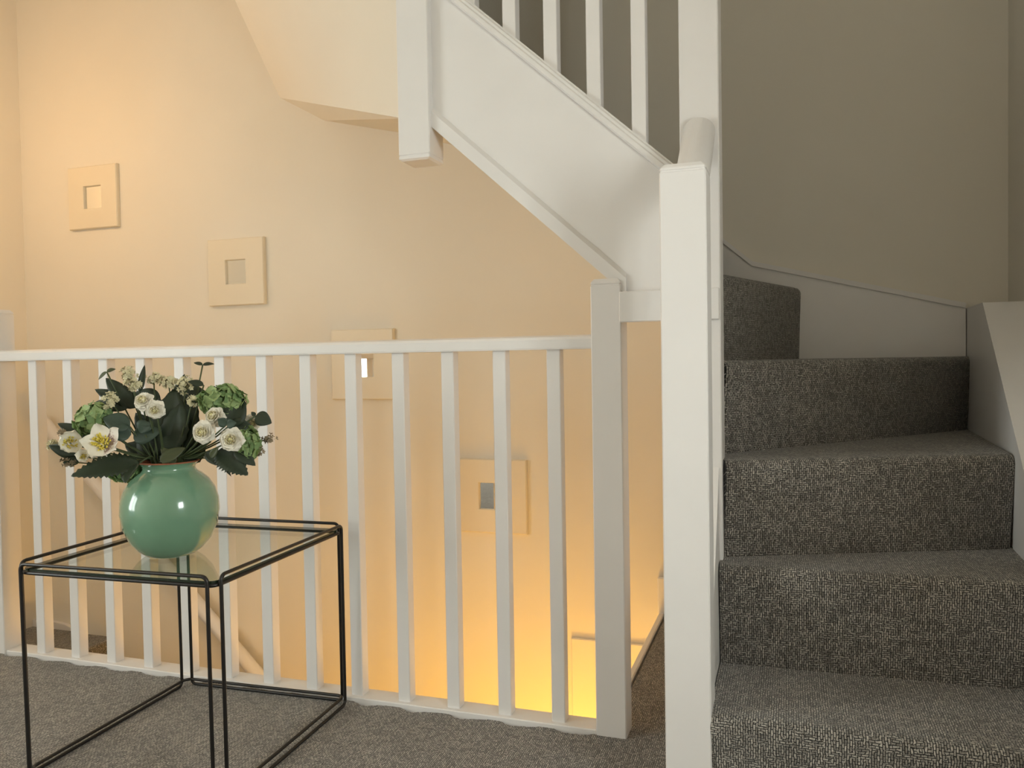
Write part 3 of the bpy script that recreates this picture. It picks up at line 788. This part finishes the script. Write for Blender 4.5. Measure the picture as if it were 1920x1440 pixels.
foliage('narrow dark leaves drooping next to the vase neck', [(385, 848, .05, 416, 873, .07, 20, 0, .3, 0), (410, 855, .05, 432, 893, .06, 9, 0, .2, 0)])
foliage('olive leaves on the stems just above the vase rim', [(300, 866, .06, 346, 838, .05, 24, 0, .3, 0), (330, 868, .05, 300, 838, .05, 20, 0, .3, 0), (395, 858, .07, 408, 838, .08, 14, 0, .2, 0)], m=OL)
foliage('deep green broad leaves filling the shade behind the stems', [(300, 862, -.02, 268, 800, -.02, 60, -.1, .2, .03), (318, 862, -.02, 330, 790, -.03, 70, 0, .2, .03), (340, 862, -.02, 384, 815, -.02, 60, .2, .2, .03), (305, 862, -.03, 232, 832, -.02, 46, -.2, .4, .03), (345, 745, -.02, 385, 735, -.01, 40, .1, .3, 0), (300, 760, -.01, 250, 735, -.01, 44, -.1, .3, 0)])
# loose bare stems that show inside the mouth
for (u, v, n) in ((258, 800, .05), (272, 815, .06), (285, 790, .04), (345, 800, .04), (365, 815, .06), (395, 828, .07), (410, 838, .06), (300, 800, .06)):
    t = empty('flower_stem', fp(u, v, n), 'thin green stem rising bare from the vase mouth into the leaves', 'stem', 'bare stems in the vase mouth')
    stem_to(t, fp(u, v, n), .0016)
# filler blossoms
def filler(u, v, near, rx, ry, n, label, m=FILL, petal=.0058):
    c = fp(u, v, near); k_ = (ZV - near) / FPX
    t = empty('filler_sprig', c, label, 'flower', None)
    stem_to(t, c, .0014)
    bm = bmesh.new()
    tw = bmesh.new()
    for i in range(int(n * 1.9)):
        d = Vector((random.gauss(0, 1), random.gauss(0, 1), random.gauss(0, 1))).normalized() * random.random() ** .4
        p = CR * d.x * rx * k_ + CU * d.y * ry * k_ + CF * d.z * min(rx, ry) * k_
        B = basis(p.normalized() + TOCAM * .4 + Vector((0, 0, .3)), random.uniform(0, 6))
        for q in range(5):
            a = 2 * PI * q / 5
            P = [B @ Vector(w_) * petal + p for w_ in ((0, 0, 0), (math.cos(a - .6) * .8, math.sin(a - .6) * .8, .3), (math.cos(a) * 1.1, math.sin(a) * 1.1, .6), (math.cos(a + .6) * .8, math.sin(a + .6) * .8, .3))]
            bm.faces.new([bm.verts.new(x) for x in P])
        o = B @ Vector((0, 0, 1)) * petal * .2
        bmesh.ops.create_icosphere(bm, subdivisions=1, radius=petal * .32, matrix=Matrix.Translation(p + o))
        s = Vector((.0004, 0, 0)); s2 = Vector((0, .0004, 0)); r0 = -TOCAM * 0 + Vector((0, 0, -ry * k_ * .7))
        A = [tw.verts.new(x) for x in (r0 + s, r0 + s2, r0 - s)]; Bv = [tw.verts.new(x) for x in (p + s, p + s2, p - s)]
        for i_ in range(3): tw.faces.new((A[i_], A[(i_ + 1) % 3], Bv[(i_ + 1) % 3], Bv[i_]))
    put('blossoms', from_bm(bm), m, t, c, kind='stuff')
    put('twigs', from_bm(tw), STEM, t, c, kind='stuff')
filler(241, 702, .03, 15, 15, 16, 'cream filler sprig standing highest among the upper blossoms')
filler(248, 720, .045, 15, 12, 15, 'cream filler sprig just below the highest one')
filler(207, 751, .05, 15, 17, 16, 'cream filler sprig next to the upper left dark leaves')
filler(288, 709, .0, 18, 9, 14, 'cream filler sprig behind the upright dark leaf', FILL)
filler(316, 716, .01, 20, 10, 20, 'wide cream filler sprig above the dark leaf centre')
filler(348, 722, .02, 13, 20, 18, 'tall cream filler sprig next to the wide hydrangea')
filler(360, 752, .045, 9, 9, 10, 'small round filler sprig under the wide hydrangea')
filler(98, 834, .03, 9, 8, 10, 'pale filler sprig at the edge past the turned hellebore')
filler(127, 866, .05, 15, 7, 12, 'brownish filler sprig hanging under the turned hellebore', FILL2, .0048)
filler(118, 812, .03, 7, 8, 6, 'brownish filler sprig behind the turned hellebore', FILL2, .0048)
filler(505, 822, .03, 13, 9, 10, 'dry filler sprig sticking out farthest beside the round hydrangea', FILL2, .0048)
filler(486, 846, .04, 8, 9, 9, 'dry filler sprig below the one sticking out farthest', FILL2, .0048)

# ------------------------------------------------------------------ lamps (out of the picture, they light the stairwell)
def pendant(name, loc, ztop, rad, strength, col, label):
    t = empty(name, loc, label, 'lamp')
    bm = bmesh.new(); bmesh.ops.create_uvsphere(bm, u_segments=24, v_segments=14, radius=rad)
    put('globe_offscreen', from_bm(bm, smooth=True), emit_mat(name + '_glow', col, strength), t, loc)
    put('cord', tube_me([Vector(loc) + Vector((0, 0, rad - .005)), Vector((loc[0], loc[1], ztop))], .004, 8), PAINT, t)
    put('holder', lathe_me([(0, rad + .03), (.02, rad + .03), (.025, rad - .01), (0, rad - .01)], 20), PAINT, t, loc)
    put('ceiling_rose', lathe_me([(0, 0), (.05, 0), (.045, -.02), (0, -.025)], 24), PAINT, t, (loc[0], loc[1], ztop))
pendant('stairwell_lamp_offscreen', (-2.58, .10, 1.76), ZC, .08, 42, (1.0, 0.60, 0.28), 'warm glowing globe lamp hanging over the stairwell corner')
pendant('hall_lamp_offscreen', (-.46, .42, -.80), -.262, .09, 72, (1.0, 0.53, 0.08), 'warm glowing globe lamp hanging below the landing in the lower hall')
